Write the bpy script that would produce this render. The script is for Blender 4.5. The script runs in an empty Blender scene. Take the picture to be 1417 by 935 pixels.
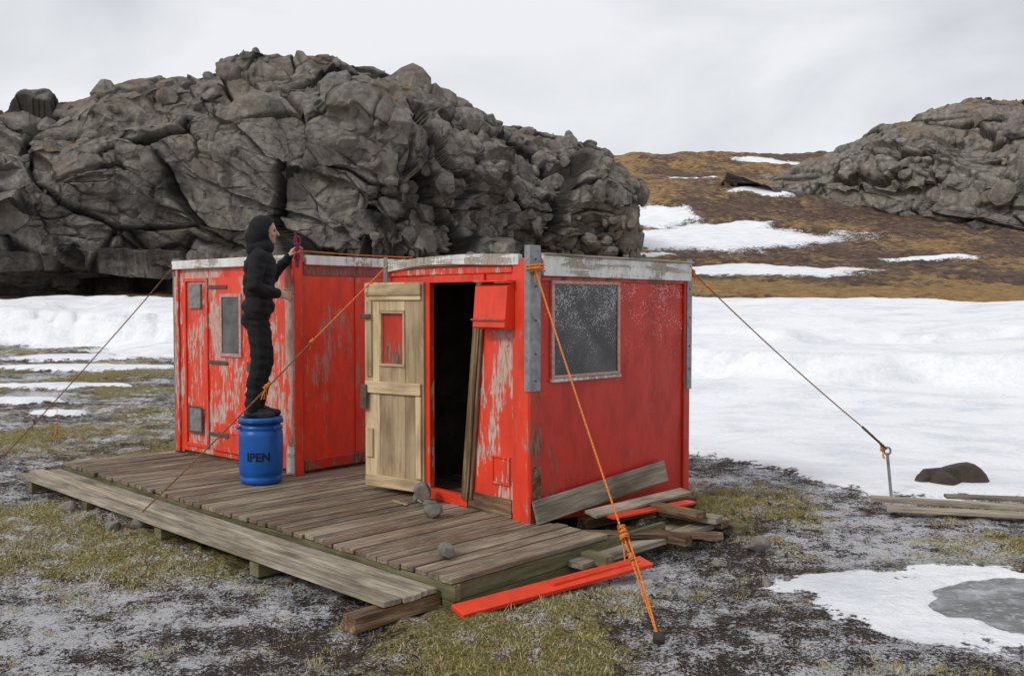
import bpy, bmesh, math, random
import numpy as np
from mathutils import Vector, Matrix, Euler, noise as mn
random.seed(7); rng=np.random.default_rng(7)
C=bpy.context; D=bpy.data
DECK=0.22
# ---------------------------------------------------------------- numpy noise
def _h(ix,iy,iz,seed):
    h=(ix.astype(np.int64)*374761393+iy.astype(np.int64)*668265263+iz.astype(np.int64)*2147483647%4294967296+seed*974634777)&0xFFFFFFFF
    h=((h^(h>>13))*1274126177)&0xFFFFFFFF
    h=((h^(h>>16))*2246822519)&0xFFFFFFFF
    h=h^(h>>15)
    return (h&0xFFFFFF).astype(np.float64)/16777216.0
def vnoise(x,y,z,seed=0):
    xi=np.floor(x);yi=np.floor(y);zi=np.floor(z)
    fx=x-xi;fy=y-yi;fz=z-zi
    fx=fx*fx*(3-2*fx);fy=fy*fy*(3-2*fy);fz=fz*fz*(3-2*fz)
    r=0
    for a in (0,1):
        wx=fx if a else 1-fx
        for b in (0,1):
            wy=fy if b else 1-fy
            for c in (0,1):
                wz=fz if c else 1-fz
                r=r+wx*wy*wz*_h(xi+a,yi+b,zi+c,seed)
    return r*2-1
def vnoise2(x,y,seed=0):
    xi=np.floor(x);yi=np.floor(y);fx=x-xi;fy=y-yi
    fx=fx*fx*(3-2*fx);fy=fy*fy*(3-2*fy);zi=np.zeros_like(xi)
    a=_h(xi,yi,zi,seed);b=_h(xi+1,yi,zi,seed);c=_h(xi,yi+1,zi,seed);d=_h(xi+1,yi+1,zi,seed)
    return ((a*(1-fx)+b*fx)*(1-fy)+(c*(1-fx)+d*fx)*fy)*2-1
def fbm(x,y,z=None,oct=5,seed=0,gain=.5):
    r=0;a=1;t=0
    for i in range(oct):
        r=r+a*(vnoise2(x,y,seed+i*17) if z is None else vnoise(x,y,z,seed+i*17)); t+=a; a*=gain
        x=x*2.03+11.3;y=y*2.03-7.1
        if z is not None: z=z*2.03+3.3
    return r/t
def blocks(P,freq,seed,tilt=.8):
    q=P*freq
    ci=np.floor(q)
    N=len(q)
    F1=np.full(N,9.);F2=np.full(N,9.);val=np.zeros(N)
    for dx in (-1,0,1):
        for dy in (-1,0,1):
            for dz in (-1,0,1):
                cx=ci[:,0]+dx;cy=ci[:,1]+dy;cz=ci[:,2]+dz
                h1=_h(cx,cy,cz,seed);h2=_h(cx,cy,cz,seed+5);h3=_h(cx,cy,cz,seed+9)
                vx=q[:,0]-(cx+h1);vy=q[:,1]-(cy+h2);vz=q[:,2]-(cz+h3)
                ax=np.abs(vx);ay=np.abs(vy);az=np.abs(vz)
                d=np.maximum(np.maximum(ax,ay),az)*.6+.4*np.sqrt(vx*vx+vy*vy+vz*vz)
                v=(h1*.5+h3*.5-.5)*1.3+tilt*(vx*(h2-.5)*2+vz*(h3-.35)*2)
                m=d<F1
                F2=np.where(m,F1,np.minimum(F2,d))
                val=np.where(m,v,val)
                F1=np.where(m,d,F1)
    return val,F2-F1
def sstep(a,b,x):
    t=np.clip((x-a)/(b-a),0,1);return t*t*(3-2*t)
# ---------------------------------------------------------------- material helper
class M:
    def __init__(s,name,rough=.8,spec=.3):
        s.m=D.materials.new(name);s.m.use_nodes=True;s.nt=s.m.node_tree
        s.b=s.nt.nodes['Principled BSDF'];s.b.inputs['Roughness'].default_value=rough
        s.b.inputs['Specular IOR Level'].default_value=spec
    def n(s,t,**k):
        nd=s.nt.nodes.new(t)
        for a,b in k.items(): setattr(nd,a,b)
        return nd
    def set(s,inp,v):
        if isinstance(v,bpy.types.NodeSocket): s.nt.links.new(v,inp)
        else:
            if inp.type=='RGBA' and len(v)==3: v=(*v,1)
            inp.default_value=v
    def co(s,scale=(1,1,1),kind='Object',rand=False):
        tc=s.n('ShaderNodeTexCoord').outputs[kind]
        mp=s.n('ShaderNodeMapping');s.set(mp.inputs['Vector'],tc);mp.inputs['Scale'].default_value=scale
        if rand:
            oi=s.n('ShaderNodeObjectInfo')
            mu=s.n('ShaderNodeMath',operation='MULTIPLY');s.set(mu.inputs[0],oi.outputs['Random']);mu.inputs[1].default_value=57.
            s.set(mp.inputs['Location'],mu.outputs[0])
        return mp.outputs[0]
    def noise(s,vec,scale=5,detail=5,rough=.6,dist=0.):
        nd=s.n('ShaderNodeTexNoise');s.set(nd.inputs['Vector'],vec)
        nd.inputs['Scale'].default_value=scale;nd.inputs['Detail'].default_value=detail
        nd.inputs['Roughness'].default_value=rough;nd.inputs['Distortion'].default_value=dist
        return nd.outputs['Fac']
    def voro(s,vec,scale,feat='F1',out='Distance'):
        nd=s.n('ShaderNodeTexVoronoi',feature=feat);s.set(nd.inputs['Vector'],vec);nd.inputs['Scale'].default_value=scale
        return nd.outputs[out]
    def ramp(s,fac,stops,interp='LINEAR'):
        nd=s.n('ShaderNodeValToRGB');s.set(nd.inputs[0],fac);cr=nd.color_ramp;cr.interpolation=interp
        while len(cr.elements)<len(stops): cr.elements.new(.5)
        for e,(p,c) in zip(cr.elements,stops):
            e.position=p
            if not isinstance(c,tuple): c=(c,c,c)
            e.color=(*c,1)
        return nd.outputs[0]
    def mix(s,f,a,b,mode='MIX'):
        nd=s.n('ShaderNodeMix',data_type='RGBA',blend_type=mode)
        s.set(nd.inputs[0],f);s.set(nd.inputs[6],a);s.set(nd.inputs[7],b);return nd.outputs[2]
    def math(s,op,a,b=0.,clamp=False):
        nd=s.n('ShaderNodeMath',operation=op);nd.use_clamp=clamp
        s.set(nd.inputs[0],a);s.set(nd.inputs[1],b);return nd.outputs[0]
    def attr(s,name):
        return s.n('ShaderNodeAttribute',attribute_name=name).outputs['Fac']
    def bump(s,h,strength=.5,dist=.01):
        nd=s.n('ShaderNodeBump');s.set(nd.inputs['Height'],h);nd.inputs['Strength'].default_value=strength;nd.inputs['Distance'].default_value=dist
        s.nt.links.new(nd.outputs[0],s.b.inputs['Normal'])
    def col(s,c): s.set(s.b.inputs['Base Color'],c)
    def rough(s,c): s.set(s.b.inputs['Roughness'],c)

def wood(name,c1,c2,c3,damp=0):
    m=M(name,.85,.25)
    v=m.co((1.2,22,22),rand=True);g=m.noise(v,1.6,8,.7,.4)
    v2=m.co((.8,3,3),rand=True);p=m.noise(v2,2.2,5,.6)
    base=m.ramp(g,[(.30,c1),(.5,c2),(.70,c3)])
    oi=m.n('ShaderNodeObjectInfo').outputs['Random']
    br=m.ramp(oi,[(0,.66),(1,1.2)])
    c=m.mix(1.,base,br,'MULTIPLY')
    c=m.mix(m.ramp(p,[(.42,0.),(.68,.75)]),c,tuple(x*.4 for x in c1))
    if damp:
        w=m.noise(m.co((1,1,1),'Object',True),1.3,3)
        c=m.mix(m.ramp(w,[(.45,0.),(.6,.5)]),c,(.12,.055,.035))
        f=m.noise(m.co((3,9,9),rand=True),3.,7,.75)
        c=m.mix(m.ramp(f,[(.56,0.),(.70,.6)]),c,(.46,.43,.38))
    m.col(c)
    m.bump(g,.8,.008)
    return m.m
W_DECK=wood('deck_wood',(.12,.095,.068),(.28,.228,.16),(.46,.39,.29),1)
W_GREY=wood('grey_wood',(.14,.115,.085),(.33,.285,.215),(.52,.465,.37))
W_GREEN=wood('treated_wood',(.075,.07,.035),(.15,.14,.07),(.24,.22,.12))
W_ROT=wood('rotten_wood',(.05,.03,.018),(.18,.10,.055),(.40,.30,.19))
W_JAMB=wood('jamb_wood',(.03,.017,.010),(.20,.12,.06),(.56,.42,.24))
W_PLY=wood('door_wood',(.40,.27,.145),(.60,.45,.27),(.70,.57,.38))

def paint(name,red,peel,under1,under2,amount,specks=False,vert=True,under_mix=.0):
    m=M(name,.45,.45)
    v=m.co((9,9,.95) if vert else (1.2,14,14),rand=True)
    s=m.noise(v,1.5,9,.68,.5)
    big=m.noise(m.co((1,1,1),rand=True),1.9,4,.6)
    fine=m.noise(m.co((26,26,5),rand=True),2.,6,.7)
    h=m.math('ADD',m.math('MULTIPLY',s,.45),m.math('MULTIPLY',big,.55))
    h=m.math('ADD',h,m.math('MULTIPLY',fine,.28))
    lo=.80-amount*.2
    mask=m.ramp(h,[(lo,0.),(lo+.012,1.)])
    halo=m.ramp(h,[(lo-.04,0.),(lo+.01,1.)])
    dirt=m.noise(m.co((3,3,1.2),rand=True),2.5,7,.65)
    c=m.mix(m.ramp(dirt,[(.42,0.),(.75,1.)]),red,tuple(x*.62 for x in red))
    c=m.mix(m.math('MULTIPLY',halo,.35),c,peel)
    un=m.mix(m.ramp(fine,[(.4,0.),(.6,1.)]),under1,under2)
    c=m.mix(mask,c,un)
    if specks:
        vo=m.voro(m.co((1,1,1)),58)
        tc=m.n('ShaderNodeTexCoord').outputs['Object']
        sx=m.n('ShaderNodeSeparateXYZ');m.set(sx.inputs[0],tc)
        zz=m.ramp(m.math('ADD',m.math('MULTIPLY',sx.outputs[2],.5),m.math('MULTIPLY',sx.outputs[1],.12)),[(.66,0.),(.95,.30)])
        bn=m.noise(m.co(),6,4)
        th=m.math('MULTIPLY',zz,m.ramp(bn,[(.38,.3),(.62,1.6)]))
        dots=m.math('LESS_THAN',vo,th)
        c=m.mix(m.math('MULTIPLY',dots,.60),c,(.62,.36,.35))
    m.col(c);m.rough(m.mix(mask,m.ramp(dirt,[(.3,.32),(.7,.55)]),(.9,.9,.9)))
    m.bump(m.math('ADD',m.math('MULTIPLY',mask,-.6),m.math('MULTIPLY',fine,.35)),.7,.006)
    return m.m
RED=(.80,.052,.017);PEEL=(.74,.17,.10)
P_RED=paint('red_paint',RED,PEEL,(.45,.14,.10),(.52,.25,.20),.45)
P_REDOLD=paint('weathered_red_paint',RED,PEEL,(.42,.24,.20),(.64,.43,.37),.76)
P_REDSIDE=paint('red_side_paint',(.56,.024,.009),(.5,.06,.04),(.34,.05,.035),(.4,.11,.08),.30,True)
P_REDDARK=paint('red_corner_paint',(.58,.03,.012),(.5,.06,.03),(.10,.05,.035),(.3,.15,.12),.65)
P_WHITE=paint('white_trim_paint',(.76,.75,.73),(.60,.57,.53),(.26,.22,.17),(.46,.41,.34),.72,False,False)
P_REDPLANK=paint('red_plank_paint',(.78,.060,.020),PEEL,(.4,.1,.06),(.5,.2,.15),.3,False,False)
def simple(name,c,rough=.5,metal=0,var=.25,scale=20,bump=.15):
    m=M(name,rough);n=m.noise(m.co(),scale,5,.6)
    m.col(m.mix(m.ramp(n,[(.35,0.),(.7,1.)]),c,tuple(x*(1-var) for x in c)));m.b.inputs['Metallic'].default_value=metal
    m.bump(n,bump,.003);return m.m
ZINC=simple('galvanised_steel',(.31,.325,.335),.5,.3,.45,14)
VENT=simple('vent_metal',(.30,.30,.28),.6,.3,.5,18)
RUST=simple('rusty_iron',(.16,.11,.09),.7,.3,.5,30)
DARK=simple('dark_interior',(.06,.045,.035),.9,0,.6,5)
BLACKC=simple('black_cloth',(.012,.012,.014),.85,0,.4,60,.5)
BLACKP=simple('black_trousers',(.016,.016,.018),.9,0,.4,60,.5)
SHOE=simple('shoe_leather',(.018,.02,.026),.5)
SKIN=simple('skin',(.52,.30,.22),.5,0,.15,30,.05)
LIP=simple('lips',(.40,.14,.11),.5)
EYE=simple('eye',(.03,.02,.02),.2)
BLUE=simple('blue_plastic',(.010,.105,.42),.38,0,.35,5,.05)
BLUEL=simple('blue_lid',(.012,.14,.48),.38,0,.25,5,.05)
INK=simple('black_ink',(.006,.008,.015),.6)
BAND=simple('lid_ring',(.02,.05,.14),.35,.5)
ORANGE=simple('orange_rope',(.80,.24,.045),.75,0,.45,90,.6)
ROPED=simple('old_rope',(.30,.15,.075),.85,0,.6,60,.6)
PURPLE=simple('purple_strap',(.25,.03,.09),.7)
WINFR=simple('window_trim',(.62,.36,.33),.6,0,.5,25)
STONE=simple('stone',(.24,.22,.19),.9,0,.6,9,.5)
STONED=simple('dark_stone',(.070,.052,.042),.8,0,.6,6,.5)
def glass():
    m=M('frosted_glass',.12,.6)
    vo=m.voro(m.co(),64)
    tc=m.n('ShaderNodeTexCoord').outputs['Object'];sx=m.n('ShaderNodeSeparateXYZ');m.set(sx.inputs[0],tc)
    bn=m.noise(m.co(),7,5,.7)
    g=m.ramp(m.math('ADD',sx.outputs[2],.5),[(.15,.10),(.55,.30),(.85,.46)])
    dots=m.math('LESS_THAN',vo,m.math('MULTIPLY',g,m.ramp(bn,[(.36,.3),(.62,1.5)])))
    big=m.ramp(m.noise(m.co(),3,4),[(.4,0.),(.7,1.)])
    base=m.mix(big,(.022,.021,.022),(.075,.07,.068))
    m.col(m.mix(m.math('MULTIPLY',dots,.75),base,(.42,.42,.43)));m.rough(m.mix(dots,(.12,.12,.12),(.8,.8,.8)))
    return m.m
GLASS=glass()
def glass2():
    m=M('dirty_glass',.15,.6);n=m.noise(m.co(),6,5)
    m.col(m.ramp(n,[(.35,(.02,.02,.018)),(.7,(.12,.115,.095))]));return m.m
GLASS2=glass2()

# ---------------------------------------------------------------- object helpers
def link(o,parent=None):
    C.collection.objects.link(o)
    if parent: o.parent=parent
    return o
def empty(name,loc=(0,0,0),rz=0):
    o=D.objects.new(name,None);o.empty_display_size=.1;o.location=loc;o.rotation_euler=(0,0,rz);return link(o)
def mesh_from(name,verts,faces,mat,parent=None,smooth=False):
    me=D.meshes.new(name);me.from_pydata([tuple(v) for v in verts],[],faces);me.update()
    if mat: me.materials.append(mat)
    o=D.objects.new(name,me)
    if smooth: me.shade_smooth()
    return link(o,parent)
def boxmesh(name,dx,dy,dz,bev,mat,warp=0):
    bm=bmesh.new();bmesh.ops.create_cube(bm,size=1)
    for v in bm.verts: v.co=Vector((v.co.x*dx,v.co.y*dy,v.co.z*dz))
    bev=min(bev,min(dx,dy,dz)*.3)
    if bev>0: bmesh.ops.bevel(bm,geom=bm.edges[:],offset=bev,segments=1,affect='EDGES')
    me=D.meshes.new(name);bm.to_mesh(me);bm.free();me.materials.append(mat);return me
def pbox(name,par,a0,a1,b0,b1,z0,z1,mat,bev=.004):
    """box in hut frame: a along long axis (local -x), b into the hut (local +y)"""
    me=boxmesh(name,abs(a1-a0),abs(b1-b0),abs(z1-z0),bev,mat)
    o=D.objects.new(name,me);o.location=(-(a0+a1)/2,(b0+b1)/2,(z0+z1)/2);return link(o,par)
def board(name,par,p,q,w,t,mat,up=(0,0,1),bev=.003,roll=0.):
    p=Vector(p);q=Vector(q);d=q-p;L=d.length;x=d.normalized();y=Vector(up).cross(x).normalized();z=x.cross(y)
    R=Matrix((x,y,z)).transposed().to_4x4()
    me=boxmesh(name,L,w,t,bev,mat)
    o=D.objects.new(name,me)
    link(o,par);o.matrix_local=Matrix.Translation((p+q)/2)@R@Matrix.Rotation(roll,4,'X')
    return o
def quadprism(name,par,pts,b0,b1,mat):
    n=len(pts);V=[(-a,b0,z) for a,z in pts]+[(-a,b1,z) for a,z in pts]
    F=[tuple(range(n)),tuple(range(2*n-1,n-1,-1))]+[(i,i+n,(i+1)%n+n,(i+1)%n) for i in range(n)]
    o=mesh_from(name,V,F,mat,par)
    bm=bmesh.new();bm.from_mesh(o.data);bmesh.ops.recalc_face_normals(bm,faces=bm.faces[:]);bm.to_mesh(o.data);bm.free()
    return o

# ================================================================ TERRAIN
CAMZ=1.85
def yedge(x): return np.interp(x,[-80,-35,-21.8,-10.6,-3,2,3.57,4.66,7,15,80],[75,46,40,30,18,11.0,9.0,8.6,8.1,7.6,7])
def yfar(x): return np.interp(x,[-80,-27,-16,7,16,80],[60,50,45,38,30,22])
def terrain(x,y,detail=True):
    ye=yedge(x);yf=yfar(x)
    ye=ye+fbm(x*.35,y*.35,oct=4,seed=3)*.10*np.maximum(ye,1)
    yf=yf+fbm(x*.15,y*.15,oct=4,seed=4)*4
    fr=np.clip((y-ye)/np.maximum(yf-ye,1),0,1);frs=fr*fr*(3-2*fr)*.55+fr*.45
    yy=np.maximum(y,yf)
    zr=np.interp(yy,[20,30,40,60,80,100,130,160,190,260,450],[1.3,1.5,1.7,3.7,6.9,11.2,19.6,27.4,28.3,22,10])
    zl=np.interp(yy,[20,30,40,50,60,80,120,160,260,450],[1.4,1.5,1.6,1.9,3.0,6,11,14,12,8])
    q=x/np.maximum(y,1.)
    w=sstep(-.06,.10,q)
    zb=zl*(1-w)+zr*w
    far=sstep(40,90,y)
    zb=zb+fbm(x*.035,y*.035,oct=5,seed=8)*far*3.2*np.clip(y/120,.3,1.2)
    z=frs*zb
    snow=np.minimum((y-ye)/(.035*np.maximum(y,1)),(yf-y)/(.03*np.maximum(y,1)))
    snow=snow-3.2*sstep(.25,.5,fbm(x*.22,y*.16,oct=4,seed=93))*sstep(-5,-12,x)
    pats=[(19,84,10,8.5),(14,98,4.5,5),(17,63,6,3.2),(23,124,3,3),(29,108,4,2.2),(41,152,5,3),(13,108,1.3,6),(31,70,3,1),(9.5,73,2.6,1.5),(20,92,5,3),(47,150,4,2),(-10,20.5,1.6,.6),(-12,26,2.2,.9),(-7.5,15.5,.5,.25),(-9,17.5,.9,.35),(-14,31,2.4,1.4),(3.05,5.60,1.15,.80),(2.2,6.15,.55,.25),(3.9,4.75,.9,.2),(-2.9,7.75,.16,.10),(-4.4,9.5,.2,.12),(-5.2,9.0,.22,.10)]
    for (px,py,rx,ry) in pats:
        m=(np.abs(x-px)<rx*2.6)&(np.abs(y-py)<ry*2.6)
        if not m.any(): continue
        nn=fbm(x[m]/rx*1.5,y[m]/ry*1.0,oct=4,seed=int(abs(px)*3+90))*(.95 if py>7 else .6)
        e=1-np.sqrt(((x[m]-px)/rx)**2+((y[m]-py)/ry)**2)+nn*.7
        snow[m]=np.maximum(snow[m],e*3)
    snow=np.clip(snow,-3,3)
    ss=sstep(-.3,1.0,snow)
    z=z+ss*.05*np.clip(y/9,.4,3)*(y>7)
    inr=ss*(fr>0)*(fr<1)
    rdg=fr+.06*fbm(x*.3,y*.1,oct=3,seed=5)
    z=z+inr*(fbm(x*.25,y*.5,oct=4,seed=31)*.22+.50*sstep(.38,.41,rdg)+.22*sstep(.50,.52,rdg+.02*fbm(x,y,oct=2,seed=6))-.35)*sstep(0,.12,fr)
    near=1-sstep(25,45,y)
    moss=fbm(x*.75,y*.75,oct=5,seed=41)
    if detail:
        lump=np.abs(fbm(x*3.2,y*3.2,oct=3,seed=43));lump2=1-np.abs(vnoise2(x*8.5,y*8.5,47))
        rough=(1-ss)
        mb=sstep(-.1,.25,moss)
        z=z+near*rough*(.055*fbm(x*.6,y*.6,oct=3,seed=51)+(.05*mb+.022)*(1-1.8*lump)+(.014+.028*mb)*(lump2-.5)+.020*fbm(x*15,y*15,oct=3,seed=52))*.8
        z=z+(1-near)*rough*fbm(x*.6,y*.6,oct=4,seed=61)*.35
    e=1-np.sqrt(((x-3.38)/.82)**2+((y-5.56)/.60)**2)+.38*fbm(x*1.6,y*2.4,oct=4,seed=71)
    npd=sstep(1.7,1.2,np.sqrt(((x-3.4)/1.2)**2+((y-5.6)/.8)**2))
    rim=np.maximum(z,.022)
    z=z*(1-npd)+npd*rim
    z=z-npd*sstep(-.02,.12,e)*(z+.03)
    return z,snow,moss
nq=840;ny=760
qs=np.linspace(-1.15,1.15,nq)
qs=np.sign(qs)*(np.abs(qs)**1.15)
t=np.linspace(0,1,ny);ys=np.exp(np.interp(t,[0,.05,1],[np.log(.6),np.log(3.2),np.log(470)]))
Q,Y=np.meshgrid(qs,ys);X=Q*(Y+1.0)
Z,S,MO=terrain(X.ravel(),Y.ravel())
V=np.stack([X.ravel(),Y.ravel(),Z],1)
idx=np.arange(nq*ny).reshape(ny,nq)
F=np.stack([idx[:-1,:-1].ravel(),idx[:-1,1:].ravel(),idx[1:,1:].ravel(),idx[1:,:-1].ravel()],1)
extra=np.array([[-500,-200,-.04],[500,-200,-.04],[500,.7,-.04],[-500,.7,-.04]])
n0=len(V);V=np.vstack([V,extra])
F=np.vstack([F,[[n0,n0+1,n0+2,n0+3]]])
def npmesh(name,V,F,mat,smooth=True,attrs={}):
    me=D.meshes.new(name);nf=len(F);k=F.shape[1]
    me.vertices.add(len(V));me.vertices.foreach_set('co',V.astype(np.float32).ravel())
    me.loops.add(nf*k);me.loops.foreach_set('vertex_index',F.astype(np.int32).ravel())
    me.polygons.add(nf);me.polygons.foreach_set('loop_start',np.arange(0,nf*k,k,dtype=np.int32))
    try: me.polygons.foreach_set('loop_total',np.full(nf,k,dtype=np.int32))
    except Exception: pass
    me.update(calc_edges=True);me.validate()
    for a,val in attrs.items():
        at=me.attributes.new(a,'FLOAT','POINT');at.data.foreach_set('value',val.astype(np.float32))
    if mat: me.materials.append(mat)
    if smooth: me.shade_smooth()
    else: me.shade_flat()
    o=D.objects.new(name,me);return link(o)
def groundmat():
    m=M('ground_tundra',.9,.25)
    co=m.co((1,1,1))
    sn=m.attr('snow');mo=m.attr('moss');fa=m.attr('far')
    n_f=m.noise(co,55,6,.85);n_m=m.noise(co,13,6,.75);n_l=m.noise(co,3.2,6,.65);n_xl=m.noise(co,.45,5,.6)
    soil=m.ramp(n_f,[(.34,(.013,.009,.006)),(.5,(.055,.037,.026)),(.66,(.19,.145,.11))])
    mossc=m.ramp(n_f,[(.36,(.040,.033,.010)),(.5,(.23,.195,.060)),(.62,(.48,.42,.17))])
    brown=m.ramp(n_f,[(.36,(.035,.02,.012)),(.62,(.32,.19,.085))])
    mm=m.math('ADD',mo,m.math('MULTIPLY',m.math('SUBTRACT',n_m,.5),2.8))
    mask=m.ramp(mm,[(-.08,0.),(.10,1.)])
    near=m.mix(mask,soil,mossc)
    near=m.mix(m.ramp(n_l,[(.52,0.),(.60,.65)]),near,brown)
    fr=m.math('ADD',m.math('MULTIPLY',n_f,.65),m.math('MULTIPLY',n_m,.35))
    fl=m.ramp(m.math('ADD',m.math('MULTIPLY',n_xl,.5),m.math('MULTIPLY',n_l,.5)),[(.42,-0.0),(.60,.125)])
    fr=m.math('ADD',fr,fl);fr=m.math('SUBTRACT',fr,m.math('MULTIPLY',mask,.045))
    frost=m.ramp(fr,[(.550,0.),(.588,.93)])
    near=m.mix(frost,near,(.76,.77,.80))
    f1=m.noise(m.co((1,.6,1)),.16,7,.65);f2=m.noise(co,1.5,6,.8);f3=m.noise(co,.5,5,.7)
    heath=m.ramp(f2,[(.3,(.030,.019,.015)),(.5,(.10,.060,.044)),(.7,(.24,.165,.115))])
    heath=m.mix(m.ramp(f3,[(.48,0.),(.60,.6)]),heath,(.14,.11,.075))
    grass=m.ramp(f2,[(.3,(.15,.085,.030)),(.6,(.38,.24,.10)),(.75,(.52,.37,.18))])
    gm=m.math('ADD',f1,m.math('MULTIPLY',m.math('SUBTRACT',f2,.5),.7))
    gm=m.math('ADD',gm,m.math('MULTIPLY',m.math('SUBTRACT',f3,.5),.4))
    gm=m.math('ADD',gm,m.attr('straw'))
    farc=m.mix(m.ramp(gm,[(.51,0.),(.66,1.)]),heath,grass)
    c=m.mix(fa,near,farc)
    sm=m.math('ADD',sn,m.math('MULTIPLY',m.math('SUBTRACT',n_l,.5),3.0))
    sm=m.math('ADD',sm,m.math('MULTIPLY',m.math('SUBTRACT',n_m,.5),2.6))
    sm=m.math('ADD',sm,m.math('MULTIPLY',m.math('SUBTRACT',f2,.5),m.math('MULTIPLY',fa,3.)))
    smask=m.ramp(sm,[(.0,0.),(.16,1.)])
    sd=m.noise(m.co((.7,1.1,1)),1.1,7,.62)
    sf=m.noise(m.co((1,1,1)),9.,6,.7)
    snc=m.ramp(m.math('ADD',m.math('MULTIPLY',sd,.7),m.math('MULTIPLY',sf,.3)),[(.36,(.68,.71,.76)),(.52,(.88,.89,.91))])
    c=m.mix(smask,c,snc);m.col(c)
    m.rough(m.mix(smask,(.92,.92,.92),(.6,.6,.6)))
    hb=m.math('ADD',m.math('MULTIPLY',n_f,.8),m.math('MULTIPLY',n_m,1.))
    hb=m.mix(fa,hb,m.math('MULTIPLY',f2,6.))
    hs=m.math('ADD',m.math('MULTIPLY',sd,2.8),m.math('MULTIPLY',sf,.9))
    hb=m.mix(m.math('MULTIPLY',smask,.9),hb,hs)
    m.bump(hb,.9,.05)
    return m.m
Vx,Vy=V[:,0],V[:,1]
far=sstep(-1.5,1.0,Vy-yfar(Vx));far[n0:]=0
straw=.27*np.exp(-((Vy-yfar(Vx)-17)/6.)**2)-.10*np.exp(-((Vy-yfar(Vx)-3)/5.)**2)+.05*sstep(.3,-.05,Vx/np.maximum(Vy,1))*(Vy>60)+.12*np.exp(-((Vx/np.maximum(Vy,1)-.10)/.05)**2)*(Vy>75)
ext=lambda a,v:np.concatenate([a,np.full(len(extra),v)])
ground=npmesh('ground',V,F,groundmat(),True,{'snow':ext(S,-3.),'moss':ext(MO,.2),'far':far,'straw':straw})

def zat(x,y):
    z,_,_=terrain(np.array([float(x)]),np.array([float(y)]));return float(z[0])

# ---------------------------------------------------------------- frozen puddle
bm=bmesh.new();pts=[]
for i in range(48):
    a=i/48*2*math.pi
    pts.append(bm.verts.new((3.42+1.35*math.cos(a),5.58+.92*math.sin(a),0.006)))
bm.faces.new(pts);me=D.meshes.new('frozen_puddle');bm.to_mesh(me);bm.free()
m=M('puddle_ice',.22,.5);n=m.noise(m.co((1,2,1)),2.2,6,.6);n2=m.noise(m.co(),14,6,.75)
m.col(m.mix(m.ramp(n2,[(.50,0.),(.68,.6)]),m.ramp(n,[(.44,(.06,.06,.055)),(.56,(.20,.205,.21)),(.70,(.42,.44,.46))]),(.58,.59,.61)))
m.rough(m.ramp(n,[(.38,.10),(.55,.5)]));m.bump(n2,.15,.01);me.materials.append(m.m);link(D.objects.new('frozen_puddle',me))

# ================================================================ ROCK OUTCROPS
def rockmat(name,k,warm):
    m=M(name,.9,.2)
    co=m.co();n1=m.noise(co,.30,6,.6,.4);n2=m.noise(co,1.5,9,.80);n3=m.noise(m.co((.6,.6,.16)),1.0,7,.7,.6);n4=m.noise(m.co((.35,.35,1.6)),1.3,6,.7,.8)
    K=lambda t:tuple(x*k for x in t)
    c=m.ramp(n2,[(.30,K((.105,.093,.083))),(.5,K((.255,.232,.205))),(.68,K((.48,.445,.40)))])
    c=m.mix(m.ramp(n1,[(.44,0.),(.68,.5)]),c,K(warm))
    c=m.mix(m.ramp(n3,[(.53,0.),(.65,.70)]),c,K((.075,.067,.062)))
    c=m.mix(m.ramp(n4,[(.57,0.),(.65,.5)]),c,K((.08,.071,.065)))
    cr=m.attr('crack_foot_shade');c=m.mix(m.math('MULTIPLY',cr,.9),c,(.022,.019,.017))  # shade in the crevices and at the foot painted into the rock colour
    g=m.n('ShaderNodeNewGeometry');sx=m.n('ShaderNodeSeparateXYZ');m.set(sx.inputs[0],g.outputs['Normal'])
    at=m.attr('ledge')
    gm=m.math('ADD',m.math('MULTIPLY',sx.outputs[2],.5),m.math('MULTIPLY',n1,.6));gm=m.math('ADD',gm,at)
    gm=m.math('ADD',gm,m.math('MULTIPLY',m.math('SUBTRACT',n2,.5),.4))
    gr=m.ramp(n2,[(.35,(.11,.065,.028)),(.6,(.32,.20,.085)),(.75,(.42,.30,.14))])
    c=m.mix(m.ramp(gm,[(.74,0.),(.82,.8)]),c,gr)
    m.col(c)
    m.bump(n2,1.,.35)
    return m.m
ROCK=rockmat('rock',1.04,(.25,.20,.155))
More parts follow.
